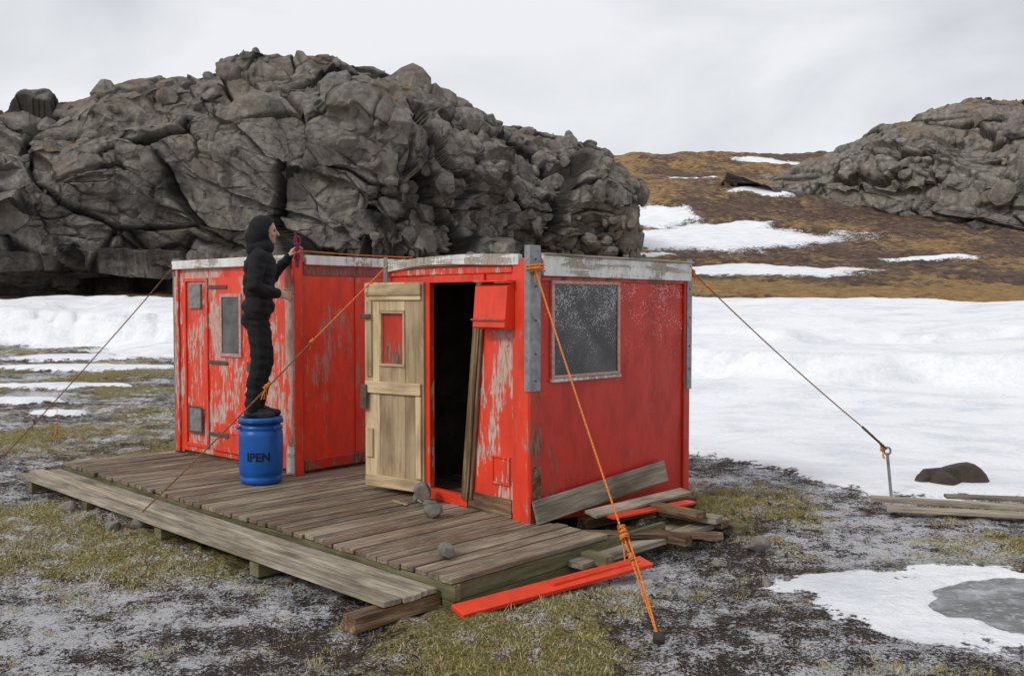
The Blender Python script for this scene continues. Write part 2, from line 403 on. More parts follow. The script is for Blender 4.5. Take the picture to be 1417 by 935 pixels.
def make_rock(name,xt,zt,x0,x1,ybase,zbase,tt,yo,zf,nx,nt,amps,seed,ledge):
    xs=np.linspace(x0,x1,nx);T=np.linspace(0,1,nt)
    XX,TT=np.meshgrid(xs,T)
    H=np.interp(XX,xt,zt)+fbm(XX*.15,XX*0+seed,oct=4,seed=seed)*.5
    yb=ybase(XX);zb=zbase(XX)
    YY=yb+np.interp(TT,tt,yo)+1.6*fbm(XX*.16,TT*5,oct=3,seed=seed+1)*np.clip(TT*4,0,1)
    ZZ=zb+(H-zb)*np.interp(TT,tt,zf)
    P=np.stack([XX,YY,ZZ],-1)
    dx=np.gradient(P,axis=1);dt=np.gradient(P,axis=0);nrm=np.cross(dx,dt);nrm/=np.linalg.norm(nrm,axis=-1,keepdims=True)+1e-9
    Pf=P.reshape(-1,3);Nf=nrm.reshape(-1,3)
    hs=np.clip((H-zb)/8.,0.1,1).ravel()
    d0=fbm(Pf[:,0]*.10,Pf[:,1]*.1,Pf[:,2]*.16,oct=3,seed=seed+2)*3.0
    c,s=math.cos(.30),math.sin(.30);c2,s2=math.cos(.5),math.sin(.5)
    R=np.array([[c,0,s],[0,1,0],[-s,0,c]])@np.array([[c2,s2,0],[-s2,c2,0],[0,0,1]])
    wq=np.stack([fbm(Pf[:,0]*.16,Pf[:,1]*.16,Pf[:,2]*.16,oct=2,seed=seed+k) for k in (70,71,72)],1)*.9
    wq=wq+np.stack([vnoise(Pf[:,0]*.9,Pf[:,1]*.9,Pf[:,2]*.9,seed+k) for k in (73,74,75)],1)*.10
    Pr=(Pf+wq)@R
    b1,e1=blocks(Pr,np.array([.11,.16,.22])*amps[3],seed+10,.9)
    b2,e2=blocks(Pr,np.array([.30,.38,.60])*amps[3],seed+20,1.0)
    b3,e3=blocks(Pr+3,np.array([.80,1.0,1.6])*amps[3],seed+30,1.)
    bl=sstep(-.30,.25,fbm(Pf[:,0]*.09,Pf[:,1]*.09,Pf[:,2]*.12,oct=3,seed=seed+77)+np.clip(Pf[:,0]*.014+.14,-.22,.35)*amps[4])
    fine=fbm(Pf[:,0]*1.6,Pf[:,1]*1.6,Pf[:,2]*1.6,oct=4,seed=seed+40,gain=.6)
    s_=(Pr[:,2]*.36+Pr[:,0]*.05+.8*fbm(Pf[:,0]*.07,Pf[:,1]*.07,Pf[:,2]*.1,oct=3,seed=seed+55))
    saw=s_-np.floor(s_);led=(saw-.5)*sstep(1.,.95,saw)
    lm=sstep(-.1,.3,fbm(Pf[:,0]*.06,Pf[:,1]*.06,Pf[:,2]*.08,oct=2,seed=seed+66))
    crs=sstep(.93,.98,saw)*lm
    brk=sstep(-.35,.15,fbm(Pf[:,0]*.5,Pf[:,1]*.5,Pf[:,2]*.5,oct=2,seed=seed+88))
    cr1=(1-sstep(.0,.055,e1));cr2=(1-sstep(0,.07,e2))*(.35+.65*bl)*(.3+.7*brk);cr3=(1-sstep(0,.09,e3))*(.1+.9*bl)*(.2+.8*brk)
    T_=TT.ravel();top=1-.68*sstep(.60,.78,T_)
    disp=((d0-.4)*top+(amps[0]*b1-.45*cr1+amps[1]*b2*(.35+.65*bl)-.27*cr2+amps[2]*b3*(.25+.75*bl)-.10*cr3+fine*.14-.6*led*lm)*(1-.45*sstep(.62,.8,T_)))*hs
    Pf=Pf+Nf*disp[:,None]
    idx=np.arange(nx*nt).reshape(nt,nx)
    F=np.stack([idx[:-1,:-1].ravel(),idx[:-1,1:].ravel(),idx[1:,1:].ravel(),idx[1:,:-1].ravel()],1)
    base=sstep(.22,.08,T_+.1*fine)*.55  # foot painted darker: wet rock together with the shade under the overhang
    crack_foot_shade=np.clip(cr1*.9+cr2*.8+cr3*.65+crs*.4+base,0,1)
    lg=ledge(XX.ravel(),T_)
    o=npmesh(name,Pf,F,ROCK,False,{'crack_foot_shade':crack_foot_shade,'ledge':lg})
    return o,Pf.reshape(nt,nx,3)
lu=np.array([-500,-300,-100,0,50,110,150,200,270,345,380,430,480,520,560,600,640,720,790,822,840,880])
lv=np.array([170,150,150,146,140,136,122,106,95,76,68,71,86,91,106,128,145,165,186,222,300,420])
YBL=lambda x:50+1.5*np.sin(x*.22)+np.clip(x+6,0,30)*.75-np.clip(-x-20,0,40)*.1
q_=(lu-708.5)/1300
xt=q_*66.
for _ in range(6): xt=q_*(YBL(xt)+14)
zt=(420-lv)/1300*(YBL(xt)+14)+CAMZ
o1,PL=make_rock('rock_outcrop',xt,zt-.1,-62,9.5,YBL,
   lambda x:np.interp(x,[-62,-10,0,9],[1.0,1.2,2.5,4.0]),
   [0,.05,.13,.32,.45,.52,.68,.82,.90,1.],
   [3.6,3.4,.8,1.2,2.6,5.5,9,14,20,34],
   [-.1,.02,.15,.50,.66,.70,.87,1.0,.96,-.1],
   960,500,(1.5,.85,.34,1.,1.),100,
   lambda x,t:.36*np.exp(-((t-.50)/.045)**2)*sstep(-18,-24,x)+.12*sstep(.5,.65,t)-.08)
RY2=112.
ru=np.array([1010,1060,1110,1150,1190,1230,1265,1300,1350,1417,1550,1750,2000])
rv=np.array([262,240,225,208,190,166,158,151,145,137,128,140,170])
xt2=(ru-708.5)/1300*RY2;zt2=(420-rv)/1300*RY2+CAMZ
o2,PR=make_rock('rock_outcrop',xt2,zt2+.2,25,112,
   lambda x:90+2.5*np.sin(x*.2)+np.clip(45-x,0,30)*1.1,
   lambda x:np.interp(x,[25,38,50,110],[17.,11.5,6.0,5.0]),
   [0,.08,.30,.5,.62,.80,.90,1.],
   [0,.8,3,8,12,22,28,45],
   [-.05,.10,.42,.66,.78,1.,.97,.2],
   600,270,(1.6,.9,.35,.75,.1),300,
   lambda x,t:.12*sstep(.5,.65,t)-.05)

def boulder_geo(r,seed,sub=2):
    rs=np.random.default_rng(seed)
    bm=bmesh.new();bmesh.ops.create_icosphere(bm,subdivisions=sub,radius=1)
    v=np.array([x.co[:] for x in bm.verts]);f=np.array([[y.index for y in x.verts] for x in bm.faces]);bm.free()
    for k in range(13):
        n=rs.normal(size=3);n/=np.linalg.norm(n);d=rs.uniform(.55,.85)
        s=v@n;ex=np.clip(s-d,0,None);v=v-ex[:,None]*n
    v=v*rs.uniform(.7,1.35,3);return v*r,f
def boulders(name,places,mat,sub=2,smooth=False):
    Vs=[];Fs=[];o=0
    for i,(x,y,z,r) in enumerate(places):
        v,f=boulder_geo(r,i*7+3,sub);Vs.append(v+np.array([x,y,z]));Fs.append(f+o);o+=len(v)
    V=np.vstack(Vs);F=np.vstack(Fs)
    return npmesh(name,V,F,mat,smooth,{'crack_foot_shade':np.zeros(len(V)),'ledge':np.full(len(V),-.5)})
pl=[]
for k in range(260):
    i=int(rng.uniform(.48,.82)*PL.shape[0]);j=int(rng.uniform(.0,1.)*PL.shape[1]);p=PL[i,j];r=float(.2+rng.exponential(.2))
    pl.append((p[0],p[1],p[2]-.25*r,r))
for k in range(300):
    i=int(rng.uniform(.1,.80)*PL.shape[0]);j=int(rng.uniform(.74,.97)*PL.shape[1]);p=PL[i,j];r=float(.2+rng.exponential(.22))
    pl.append((p[0],p[1]+.3*r,p[2]-.2*r,r))
for k in range(150):
    x=rng.uniform(-2,11);y=rng.uniform(59,72);r=float(.12+rng.exponential(.18));pl.append((x,y,zat(x,y),r))
for k in range(150):
    i=int(rng.uniform(.2,.80)*PR.shape[0]);j=int(rng.uniform(.0,.8)*PR.shape[1]);p=PR[i,j];r=float(.35+rng.exponential(.35))
    pl.append((p[0],p[1],p[2]-.2*r,r))
for (xx,r) in ((-3.4,.75),(-2.6,.4),(1.5,.55),(-6.,.45)):
    j=int((xx+62)/71.5*PL.shape[1]);i=int(.80*PL.shape[0]);p=PL[i,j];pl.append((p[0],p[1],p[2]+.35*r,r))
boulders('boulders',pl,ROCK,2)

# ================================================================ DECK
O=(-.345,5.52);TH=math.atan2(-.692,.722)
deck=empty('wooden_deck',(O[0],O[1],DECK),TH)
pw=.121;a=0.0;i=0
while a<5.88:
    w=pw-.011+random.uniform(-.005,.003)
    b1=1.48 if a<.62 else (2.75 if 2.3<a<3.7 else 1.95)
    b0=-.012+random.uniform(-.015,.015);zz=random.uniform(-.004,.004)
    board(f'plank_{i}',deck,(-(a+w/2),b0,-.017+zz),(-(a+w/2)+random.uniform(-.003,.003),b1,-.017+zz+random.uniform(-.005,.005)),w,.034,W_DECK,roll=random.uniform(-.018,.018))
    a+=pw;i+=1
board('front_beam',deck,(.012,.02,-.088),(-5.85,.02,-.088),.05,.10,W_GREEN)
board('end_beam',deck,(-.03,.05,-.088),(-.03,2.2,-.088),.05,.10,W_GREEN)
for a in (1.2,2.4,3.6,4.8,5.8): board('joist',deck,(-a,.05,-.088),(-a,2.6,-.088),.05,.10,W_GREEN)
for b in (.35,.9,1.45): board('long_joist',deck,(-.01,b,-.175),(-5.8,b,-.175),.07,.07,W_GREEN)
board('sleeper',deck,(-.06,.0,-.185),(-.06,2.75,-.185),.10,.085,W_GREEN)
board('sleeper_cap',deck,(.06,1.05,-.120),(.08,2.9,-.12),.13,.045,W_GREY)
board('stub',deck,(.22,1.22,-.10),(-.1,1.22,-.10),.09,.07,W_GREEN)
board('stub',deck,(.30,2.05,-.10),(-.1,2.05,-.10),.09,.07,W_ROT)
for k,(a,b,l,z) in enumerate([(.25,2.55,.55,-.17),(.2,2.72,.6,-.11),(.22,2.6,.5,-.05),(.3,2.85,.5,-.15),(.15,2.45,.45,0.0)]):
    board('pile_timber',deck,(a,b,z),(a-l,b+random.uniform(-.05,.05),z),.13,.05,[W_GREY,W_ROT,W_GREY,W_GREEN,W_ROT][k])
for k in range(3):
    b=-.10-k*.138
    board(f'walkway_plank_{k}',deck,(-.09-random.uniform(0,.02),b,-.082),(-5.9-random.uniform(0,.12),b,-.082+random.uniform(-.01,.01)),.128,.034,W_GREY,roll=random.uniform(-.03,.03))
for a in (.17,1.5,2.9,4.3,5.6):
    board('walkway_bearer',deck,(-a,-.64 if a<1 else -.44,-.152),(-a,.0,-.152),.11,.09,W_GREEN if a>1 else W_ROT)
board('splinter',deck,(-1.55,1.22,.012),(-1.85,1.30,.012),.05,.018,W_PLY)
board('splinter',deck,(-1.38,1.12,.010),(-1.60,1.28,.014),.03,.014,W_JAMB)
board('splinter',deck,(-1.75,1.10,.010),(-1.95,1.12,.010),.025,.014,W_PLY)

# ================================================================ HUT 1 (back left)
h1=empty('red_cabin',(-2.05,8.89,DECK),math.atan2(-.653,.757))
L1=2.13;B1=1.6;H1=2.02
pbox('front_wall',h1,0,L1,0,.04,.04,H1,P_REDOLD)
pbox('side_wall',h1,0,.04,.042,B1,.04,H1,P_RED)
pbox('back_wall',h1,.042,L1,B1-.04,B1,.04,H1,P_RED)
pbox('end_wall',h1,L1-.04,L1,.042,B1-.042,.04,H1,P_RED)
pbox('floor',h1,.05,L1-.05,.05,B1-.05,.05,.1,W_ROT)
pbox('skid',h1,.03,L1-.03,.05,.15,-.02,.045,W_ROT)
pbox('skid',h1,.03,.13,.16,B1,-.02,.042,W_ROT)
pbox('roof',h1,-.03,L1+.03,-.03,B1+.03,H1+.003,H1+.05,W_GREY)
pbox('front_fascia',h1,.10,L1+.02,-.050,-.012,H1-.02,H1+.07,P_WHITE)
pbox('side_fascia',h1,-.045,-.012,.10,B1+.02,H1-.02,H1+.07,P_WHITE)
pbox('corner_board_front',h1,-.02,.13,-.026,-.002,0,2.10,P_REDOLD)
pbox('corner_board_side',h1,-.030,-.002,-.024,.07,0,2.11,P_REDDARK)
pbox('corner_post',h1,-.045,-.031,-.04,.05,.0,2.15,P_RED)
pbox('corner_patch',h1,-.01,.10,-.031,-.027,.02,.27,P_WHITE)
pbox('corner_board_far',h1,L1-.06,L1+.015,-.026,-.002,.02,2.08,P_REDOLD)
pbox('post_far',h1,L1+.016,L1+.035,-.03,.05,0,2.12,ZINC)
pbox('post_back',h1,-.05,-.02,B1-.05,B1+.02,.2,2.12,ZINC)
pbox('side_bottom_trim',h1,-.024,-.002,.09,B1,.03,.13,P_REDDARK)
pbox('side_top_trim',h1,-.010,-.001,.09,B1,1.90,1.985,P_REDDARK)
pbox('side_stud_cover',h1,-.012,-.001,.72,.78,.135,1.895,P_RED)
def framerect(par,pre,a0,a1,z0,z1,w,b0,b1,mat):
    pbox(pre+'_left',par,a1-w,a1,b0,b1,z0,z1,mat,.002);pbox(pre+'_right',par,a0,a0+w,b0,b1,z0,z1,mat,.002)
    pbox(pre+'_top',par,a0+w+.001,a1-w-.001,b0,b1,z1-w,z1,mat,.002);pbox(pre+'_bottom',par,a0+w+.001,a1-w-.001,b0,b1,z0,z0+w,mat,.002)
pbox('door',h1,.62,1.42,-.030,-.002,.10,1.90,P_REDOLD,.006)
framerect(h1,'window_frame',.84,1.22,1.09,1.73,.035,-.048,-.032,WINFR)
pbox('window_glass',h1,.88,1.18,-.038,-.033,1.13,1.69,GLASS2,0)
framerect(h1,'panel_frame',1.50,1.96,.10,1.90,.035,-.020,-.002,P_RED)
pbox('vent_upper',h1,1.62,1.85,-.030,-.003,1.58,1.84,VENT);pbox('vent_lower',h1,1.62,1.85,-.030,-.003,.27,.52,VENT)
framerect(h1,'vent_lower_frame',1.60,1.87,.25,.54,.02,-.036,-.031,RUST)
for z in (1.78,1.0,.25): pbox('hinge_strap',h1,1.10,1.46,-.040,-.031,z,z+.04,RUST,.002)
pbox('door_rail',h1,.66,1.38,-.042,-.031,.30,.40,P_REDOLD);pbox('latch',h1,.64,.74,-.05,-.031,.95,1.05,RUST)

# ================================================================ HUT 2 (front right)
h2=empty('red_cabin',(.14,6.96,DECK),math.atan2(-.724,.69))
L2=1.74;B2=1.935;H2=1.93
quadprism('front_panel',h2,[(.04,.02),(.70,.10),(.53,1.80),(.04,1.80)],0,.04,P_REDOLD)
pbox('front_header',h2,.04,L2,0.001,.041,1.802,H2,P_RED)
pbox('front_wall',h2,1.185,L2,0,.04,.03,1.80,P_REDOLD)
V_=[(0,.001,.0),(0,B2,-.14),(0,B2,H2),(0,.001,H2),(-.04,.001,.0),(-.04,B2,-.14),(-.04,B2,H2),(-.04,.001,H2)]
sw=mesh_from('side_panel',V_,[(0,1,2,3),(7,6,5,4),(0,4,5,1),(1,5,6,2),(2,6,7,3),(3,7,4,0)],P_REDSIDE,h2)
pbox('back_wall',h2,.042,L2,B2-.04,B2-.002,-.1,H2,P_RED)
pbox('end_wall',h2,L2-.04,L2-.001,.042,B2-.042,0,H2,P_RED)
pbox('floor',h2,.05,L2-.05,.05,B2-.05,.0,.05,W_ROT)
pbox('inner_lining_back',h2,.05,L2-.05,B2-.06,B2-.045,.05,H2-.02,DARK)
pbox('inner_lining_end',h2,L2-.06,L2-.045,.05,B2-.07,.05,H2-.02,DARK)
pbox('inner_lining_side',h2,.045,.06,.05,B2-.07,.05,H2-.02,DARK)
pbox('inner_shelf',h2,.9,1.6,1.3,B2-.08,.65,.69,W_ROT)
pbox('threshold',h2,.72,1.185,-.01,.05,.0,.09,P_RED)
pbox('roof',h2,-.02,L2+.02,-.02,B2+.02,H2+.002,H2+.04,W_GREY)
pbox('door_jamb',h2,1.175,1.235,-.022,-.002,.03,1.84,P_RED)
pbox('door_head',h2,.50,1.174,-.022,-.002,1.80,1.86,P_RED)
board('rotten_jamb',h2,(-.545,-.014,1.80),(-.735,-.014,.06),.03,.075,W_JAMB,up=(1,0,0))
board('rotten_jamb_inner',h2,(-.500,-.016,1.72),(-.655,-.018,.08),.02,.03,W_ROT,up=(1,0,0))
board('jamb_nailer',h2,(-.60,.07,1.80),(-.68,.07,.09),.05,.05,W_JAMB,up=(1,0,0))
pbox('bottom_rot',h2,.20,.70,-.012,-.002,.0,.14,W_ROT)
def fascia_curved():
    N=14;V=[];F=[]
    for k in range(N+1):
        t=k/N;a=-.0+t*(L2+.02);zt_=1.995+.030*math.sin(math.pi*min(1,t*1.0))-.01*t
        for b,z in ((-.045,zt_),(-.045,zt_-.075-.01*math.sin(7*t)),(-.003,zt_-.085),(-.003,zt_)): V.append((-a,b,z))
    for k in range(N):
        for s in range(4): F.append((k*4+s,k*4+(s+1)%4,(k+1)*4+(s+1)%4,(k+1)*4+s))
    F+= [(0,3,2,1),(N*4,N*4+1,N*4+2,N*4+3)]
    V=[(x-.09 if i<4 else x,y,z) for i,(x,y,z) in enumerate(V)]
    return mesh_from('front_fascia',V,F,P_WHITE,h2)
fascia_curved()
pbox('front_fascia_under',h2,.19,L2,-.018,-.002,1.865,1.915,P_REDOLD)
board('side_fascia',h2,(.022,.10,1.915),(.022,B2+.02,1.905),.032,.155,P_WHITE,up=(0,0,1))
board('side_fascia_cap',h2,(.030,.10,2.000),(.030,B2+.03,1.990),.06,.014,W_GREY)
pbox('side_under_trim',h2,-.016,-.001,.1,B2,1.80,1.832,P_REDDARK)
pbox('corner_board_front',h2,-.005,.165,-.034,-.003,-.04,1.96,P_RED)
pbox('corner_board_side',h2,-.030,-.006,-.034,.085,-.03,1.97,P_REDDARK)
pbox('corner_rot',h2,-.034,-.031,-.010,.075,.0,.42,W_ROT,.001)
pbox('corner_steel_side',h2,-.038,-.031,-.045,.065,.98,2.06,ZINC,.002)
pbox('corner_steel_front',h2,-.031,.025,-.045,-.036,.98,2.06,ZINC,.002)
pbox('far_corner_board',h2,-.024,-.002,B2-.06,B2+.02,-.16,1.83,P_REDDARK)
pbox('far_steel',h2,-.034,-.025,B2-.035,B2+.035,.88,2.02,ZINC,.002)
pbox('left_steel',h2,L2-.02,L2+.03,-.055,-.046,1.6,2.03,ZINC,.002)
for z in (1.05,1.25,1.5,1.75,1.95):
    pbox('bolt',h2,-.044,-.038,.005,.020,z,z+.015,RUST,.002);pbox('bolt',h2,-.039,-.034,B2-.008,B2+.008,z,z+.015,RUST,.002)
V_=[(-.14,-.035,1.43),(-.50,-.035,1.43),(-.50,-.035,1.79),(-.14,-.035,1.79),(-.14,-.14,1.45),(-.50,-.14,1.45),(-.50,-.11,1.76),(-.14,-.11,1.76)]
bx=mesh_from('wall_box',V_,[(0,1,2,3),(7,6,5,4),(0,4,5,1),(1,5,6,2),(2,6,7,3),(3,7,4,0)],P_RED,h2)
bv=bx.modifiers.new('b','BEVEL');bv.width=.006;bv.segments=2
pbox('wall_box_lid',h2,.125,.515,-.125,-.03,1.792,1.805,P_RED)
pbox('wall_box_lip',h2,.132,.508,-.150,-.141,1.50,1.515,P_REDDARK,.002)
pbox('wall_box_patch',h2,.40,.52,-.03,-.002,1.50,1.80,W_ROT)
framerect(h2,'hatch_frame',.22,.42,.24,.46,.018,-.016,-.002,P_RED)
pbox('hatch',h2,.24,.40,-.008,-.001,.26,.44,P_REDOLD)
def sbox(name,b0,b1,z0,z1,o0,o1,mat,bev=.002): return pbox(name,h2,-o1,-o0,b0,b1,z0,z1,mat,bev)
sbox('window_glass',.235,.975,1.085,1.78,.002,.010,GLASS,0)
sbox('window_frame_left',.205,.235,1.06,1.805,.001,.022,WINFR);sbox('window_frame_right',.975,1.005,1.06,1.805,.001,.022,WINFR)
sbox('window_frame_top',.236,.974,1.78,1.805,.001,.022,WINFR);sbox('window_sill',.20,1.01,1.035,1.058,.001,.030,P_WHITE);sbox('window_frame_bottom',.236,.974,1.062,1.085,.001,.022,WINFR)
hx,hy=-.72,7.84
dl=empty('door',(0,0,0));dl.parent=h2
inv=(Matrix.Translation((.14,6.96,DECK))@Matrix.Rotation(math.atan2(-.724,.69),4,'Z')).inverted()
ang=math.atan2(.56,-.828)
dl.matrix_local=inv@Matrix.Translation((hx,hy,DECK))@Matrix.Rotation(ang,4,'Z')
def dbox(n,x0,x1,y0,y1,z0,z1,mat):
    me=boxmesh(n,x1-x0,y1-y0,z1-z0,.003,mat);o=D.objects.new(n,me)
    o.location=((x0+x1)/2,(y0+y1)/2,(z0+z1)/2);link(o,dl);return o
def dboard(n,x0,x1,y0,y1,z0,z1,mat):
    return board(n,dl,((x0+x1)/2,(y0+y1)/2,z0),((x0+x1)/2,(y0+y1)/2,z1),y1-y0,x1-x0,mat,up=(1,0,0))
DW=.66
dboard('leaf_hinge_side',.0,.20,0,.03,.04,1.81,W_PLY)
dboard('leaf_free_side',.491,DW,0,.03,.04,1.81,W_PLY)
dboard('leaf_low',.202,.489,0,.03,.04,1.09,W_PLY);dboard('leaf_high',.202,.489,0,.03,1.57,1.81,W_PLY)
dbox('window_pane',.202,.489,.004,.012,1.092,1.568,P_REDDARK)
dboard('pane_frame',.202,.225,.0,.040,1.10,1.56,W_PLY);dboard('pane_frame',.466,.489,0,.040,1.10,1.56,W_PLY)
dbox('pane_frame_top',.202,.489,0,.042,1.545,1.568,W_PLY);dbox('pane_frame_bottom',.202,.489,0,.042,1.092,1.115,W_PLY)
dbox('top_ledge',.02,DW-.02,.031,.055,1.70,1.795,W_PLY);dbox('mid_ledge',.02,DW-.02,.031,.055,.86,.96,W_PLY);dbox('bottom_ledge',.02,DW-.02,.031,.055,.05,.15,W_PLY)
dbox('under_ledge',.02,.60,.031,.048,1.66,1.695,W_PLY)
dboard('stile',.02,.075,.031,.050,.16,.85,W_PLY);dboard('stile',DW-.10,DW-.02,.031,.050,.30,.55,W_PLY);dboard('stile',DW-.09,DW-.03,.031,.046,1.0,1.65,W_PLY)
dbox('latch',DW-.09,DW+.02,.052,.070,1.50,1.54,RUST);dbox('hasp',DW-.05,DW+.02,.056,.072,.72,.93,RUST)
lp=board('leaning_board',h2,(.075,-.03,.085),(.060,1.56,.205),.175,.028,W_GREY,up=(1,0,.22))
board('loose_board',h2,(.22,.42,.03),(.16,1.72,.02),.12,.025,W_GREY,up=(.2,0,1))
board('loose_board',h2,(.40,.10,-.03),(.92,1.10,-.125),.13,.028,W_ROT,up=(0,0,1))
board('loose_red_board',h2,(.30,.55,-.0),(.34,1.55,-.02),.10,.02,P_REDPLANK)
board('base_beam',h2,(.06,.5,-.08),(.02,2.0,-.12),.10,.08,W_ROT)

# loose planks on the ground
rp=empty('red_plank',(0,0,0))
board('plank',rp,(-.32,5.42,.055),(.92,6.38,.085),.13,.03,P_REDPLANK,up=(.1,-.2,1))
board('broken_strip',rp,(.25,5.86,.09),(.85,6.34,.10),.05,.02,P_REDPLANK)
rp2=empty('red_plank',(0,0,0))
board('plank',rp2,(-3.05,7.62,.07),(-2.65,7.40,.06),.07,.02,P_REDPLANK)
gp=empty('grey_planks',(0,0,0))
board('plank',gp,(3.25,8.45,.09),(4.75,7.95,.09),.14,.035,W_GREY)
board('plank',gp,(3.3,8.22,.05),(4.7,7.80,.06),.13,.035,W_GREY)
board('plank',gp,(3.9,8.4,.12),(5.2,8.2,.11),.10,.03,W_GREY)

# stones
boulders('stones',[(-.42,5.98,DECK+.05,.066),(-.60,7.10,DECK+.045,.06),(-.72,7.60,DECK+.09,.095),(-.66,7.45,DECK+.04,.05),(-3.0,7.55,.06,.11),(-3.25,7.6,.03,.07),(1.85,7.0,.04,.08),(-4.5,9.3,.05,.10),(-3.9,8.2,.04,.09),(-5.1,8.4,.03,.1),(-.78,7.72,DECK+.03,.05)]+
  [(float(rng.uniform(-5,2.0)),float(rng.uniform(3.6,11)),.012,float(.009+rng.exponential(.008))) for _ in range(200)],STONE,3)
boulders('dark_rock',[(4.40,9.55,.0,.25),(4.60,9.6,-.03,.22),(4.2,9.5,.0,.13)],STONED,3)

# ================================================================ BARREL
BX,BY=-2.29,8.53;BZ=DECK
bar=empty('blue_barrel',(BX,BY,BZ),0)
def lathe(name,prof,mat,par,seg=64):
    V=[];F=[]
    for r,z in prof:
        for s in range(seg):
            a=s/seg*2*math.pi;V.append((r*math.cos(a),r*math.sin(a),z))
    for k in range(len(prof)-1):
        for s in range(seg): F.append((k*seg+s,k*seg+(s+1)%seg,(k+1)*seg+(s+1)%seg,(k+1)*seg+s))
    o=mesh_from(name,V,F,mat,par,True);return o
lathe('body',[(.0,.004),(.165,.004),(.180,.012),(.188,.03),(.188,.055),(.181,.065),(.181,.08),(.190,.095),(.194,.13),(.198,.30),(.196,.44),(.190,.475),(.180,.485),(.180,.497),(.188,.505),(.188,.52),(.176,.53),(.172,.56)],BLUE,bar)
lathe('lid_ring',[(.172,.548),(.196,.550),(.201,.556),(.201,.574),(.196,.580),(.18,.582)],BAND,bar)
lathe('lid',[(.194,.577),(.196,.592),(.190,.604),(.176,.606),(.168,.596),(.09,.594),(.0,.594)],BLUEL,bar)
for s in (-1,1):
    aa=math.radians(-90+s*62)
    me=boxmesh('handle',.03,.10,.03,.008,BLUE);o=D.objects.new('handle',me);o.location=(.205*math.cos(aa),.205*math.sin(aa),.515);o.rotation_euler=(0,0,aa);link(o,bar)
cu=D.curves.new('lettering','FONT');cu.body='IPEN';cu.size=.105;cu.extrude=.0008;cu.offset=.003;cu.align_x='CENTER'
to=D.objects.new('tmp',cu);link(to);C.view_layer.update()
me=D.meshes.new_from_object(to.evaluated_get(C.evaluated_depsgraph_get()));D.objects.remove(to)
bm=bmesh.new();bm.from_mesh(me)
bmesh.ops.subdivide_edges(bm,edges=[e for e in bm.edges if e.calc_length()>.03],cuts=3,use_grid_fill=False)
a0=math.atan2(-BY,-BX)-.12
for v in bm.verts:
    x,y,z=v.co;an=a0+x/.198;r=.1995+z;v.co=(r*math.cos(an),r*math.sin(an),.225+y)
bm.to_mesh(me);bm.free();me.materials.clear();me.materials.append(INK);link(D.objects.new('lettering',me),bar)

# ================================================================ PERSON
def hullpts(p,q,r1,r2):
    bm=bmesh.new()
    for c,r in ((p,r1),(q,r2)):
        bmesh.ops.create_icosphere(bm,subdivisions=2,radius=r,matrix=Matrix.Translation(Vector(c)))
    res=bmesh.ops.convex_hull(bm,input=bm.verts[:])
    junk=[g for g in res['geom_interior'] if isinstance(g,bmesh.types.BMVert)]
    if junk: bmesh.ops.delete(bm,geom=junk,context='VERTS')
    v=[x.co.copy() for x in bm.verts];bm.verts.index_update();f=[[y.index for y in x.verts] for x in bm.faces];bm.free();return v,f
def ellps(c,r,rot=(0,0,0)):
    bm=bmesh.new();bmesh.ops.create_icosphere(bm,subdivisions=3,radius=1)
    Mx=Matrix.Translation(Vector(c))@Euler(rot).to_matrix().to_4x4()@Matrix.Diagonal((*r,1))
    v=[Mx@x.co for x in bm.verts];f=[[y.index for y in x.verts] for x in bm.faces];bm.free();return v,f
def fuse(name,parts,vox,mat,par,smooth=6,cloth=0):
    V=[];F=[]
    for v,f in parts:
        o=len(V);V+=v;F+=[[i+o for i in x] for x in f]
    ob=mesh_from('tmp',V,F,mat)
    bm=bmesh.new();bm.from_mesh(ob.data);bmesh.ops.recalc_face_normals(bm,faces=bm.faces[:]);bm.to_mesh(ob.data);bm.free()
    r=ob.modifiers.new('r','REMESH');r.mode='VOXEL';r.voxel_size=vox
    if smooth:
        s=ob.modifiers.new('s','SMOOTH');s.iterations=smooth;s.factor=.5
    C.view_layer.update()
    me=D.meshes.new_from_object(ob.evaluated_get(C.evaluated_depsgraph_get()));D.objects.remove(ob)
    me.materials.clear();me.materials.append(mat);me.shade_smooth();o=D.objects.new(name,me)
    if cloth:
        ns=[v.normal.copy() for v in me.vertices]
        for v,n in zip(me.vertices,ns):
            p=v.co;w=mn.noise(Vector((p.x*7,p.y*7,p.z*17)))+.6*mn.noise(Vector((p.x*14+4,p.y*14,p.z*34+p.x*20)))
            v.co=p+n*cloth*w
    return link(o,par)
PZ=DECK+.598
per=empty('person',(BX+.0,BY-.01,PZ),math.radians(14))
cap=hullpts
jack=[ellps((.0,0,1.21),(.145,.180,.24)),ellps((.01,0,1.36),(.148,.198,.17)),ellps((-.01,0,1.00),(.150,.182,.11)),
 cap((0,-.15,1.455),(0,.15,1.455),.070,.070),cap((.0,0,1.48),(.045,0,1.60),.09,.080),
 ellps((.02,0,1.545),(.105,.12,.065)),cap((-.02,-.1,.97),(-.02,.1,.97),.128,.128),
 cap((0,-.190,1.44),(-.045,-.275,1.18),.078,.064),cap((-.045,-.275,1.18),(.15,-.225,1.12),.062,.046),
 cap((0,.190,1.44),(.10,.315,1.265),.078,.062),cap((.10,.315,1.265),(.255,.305,1.455),.060,.044)]
fuse('jacket',jack,.010,BLACKC,per,3,.012)
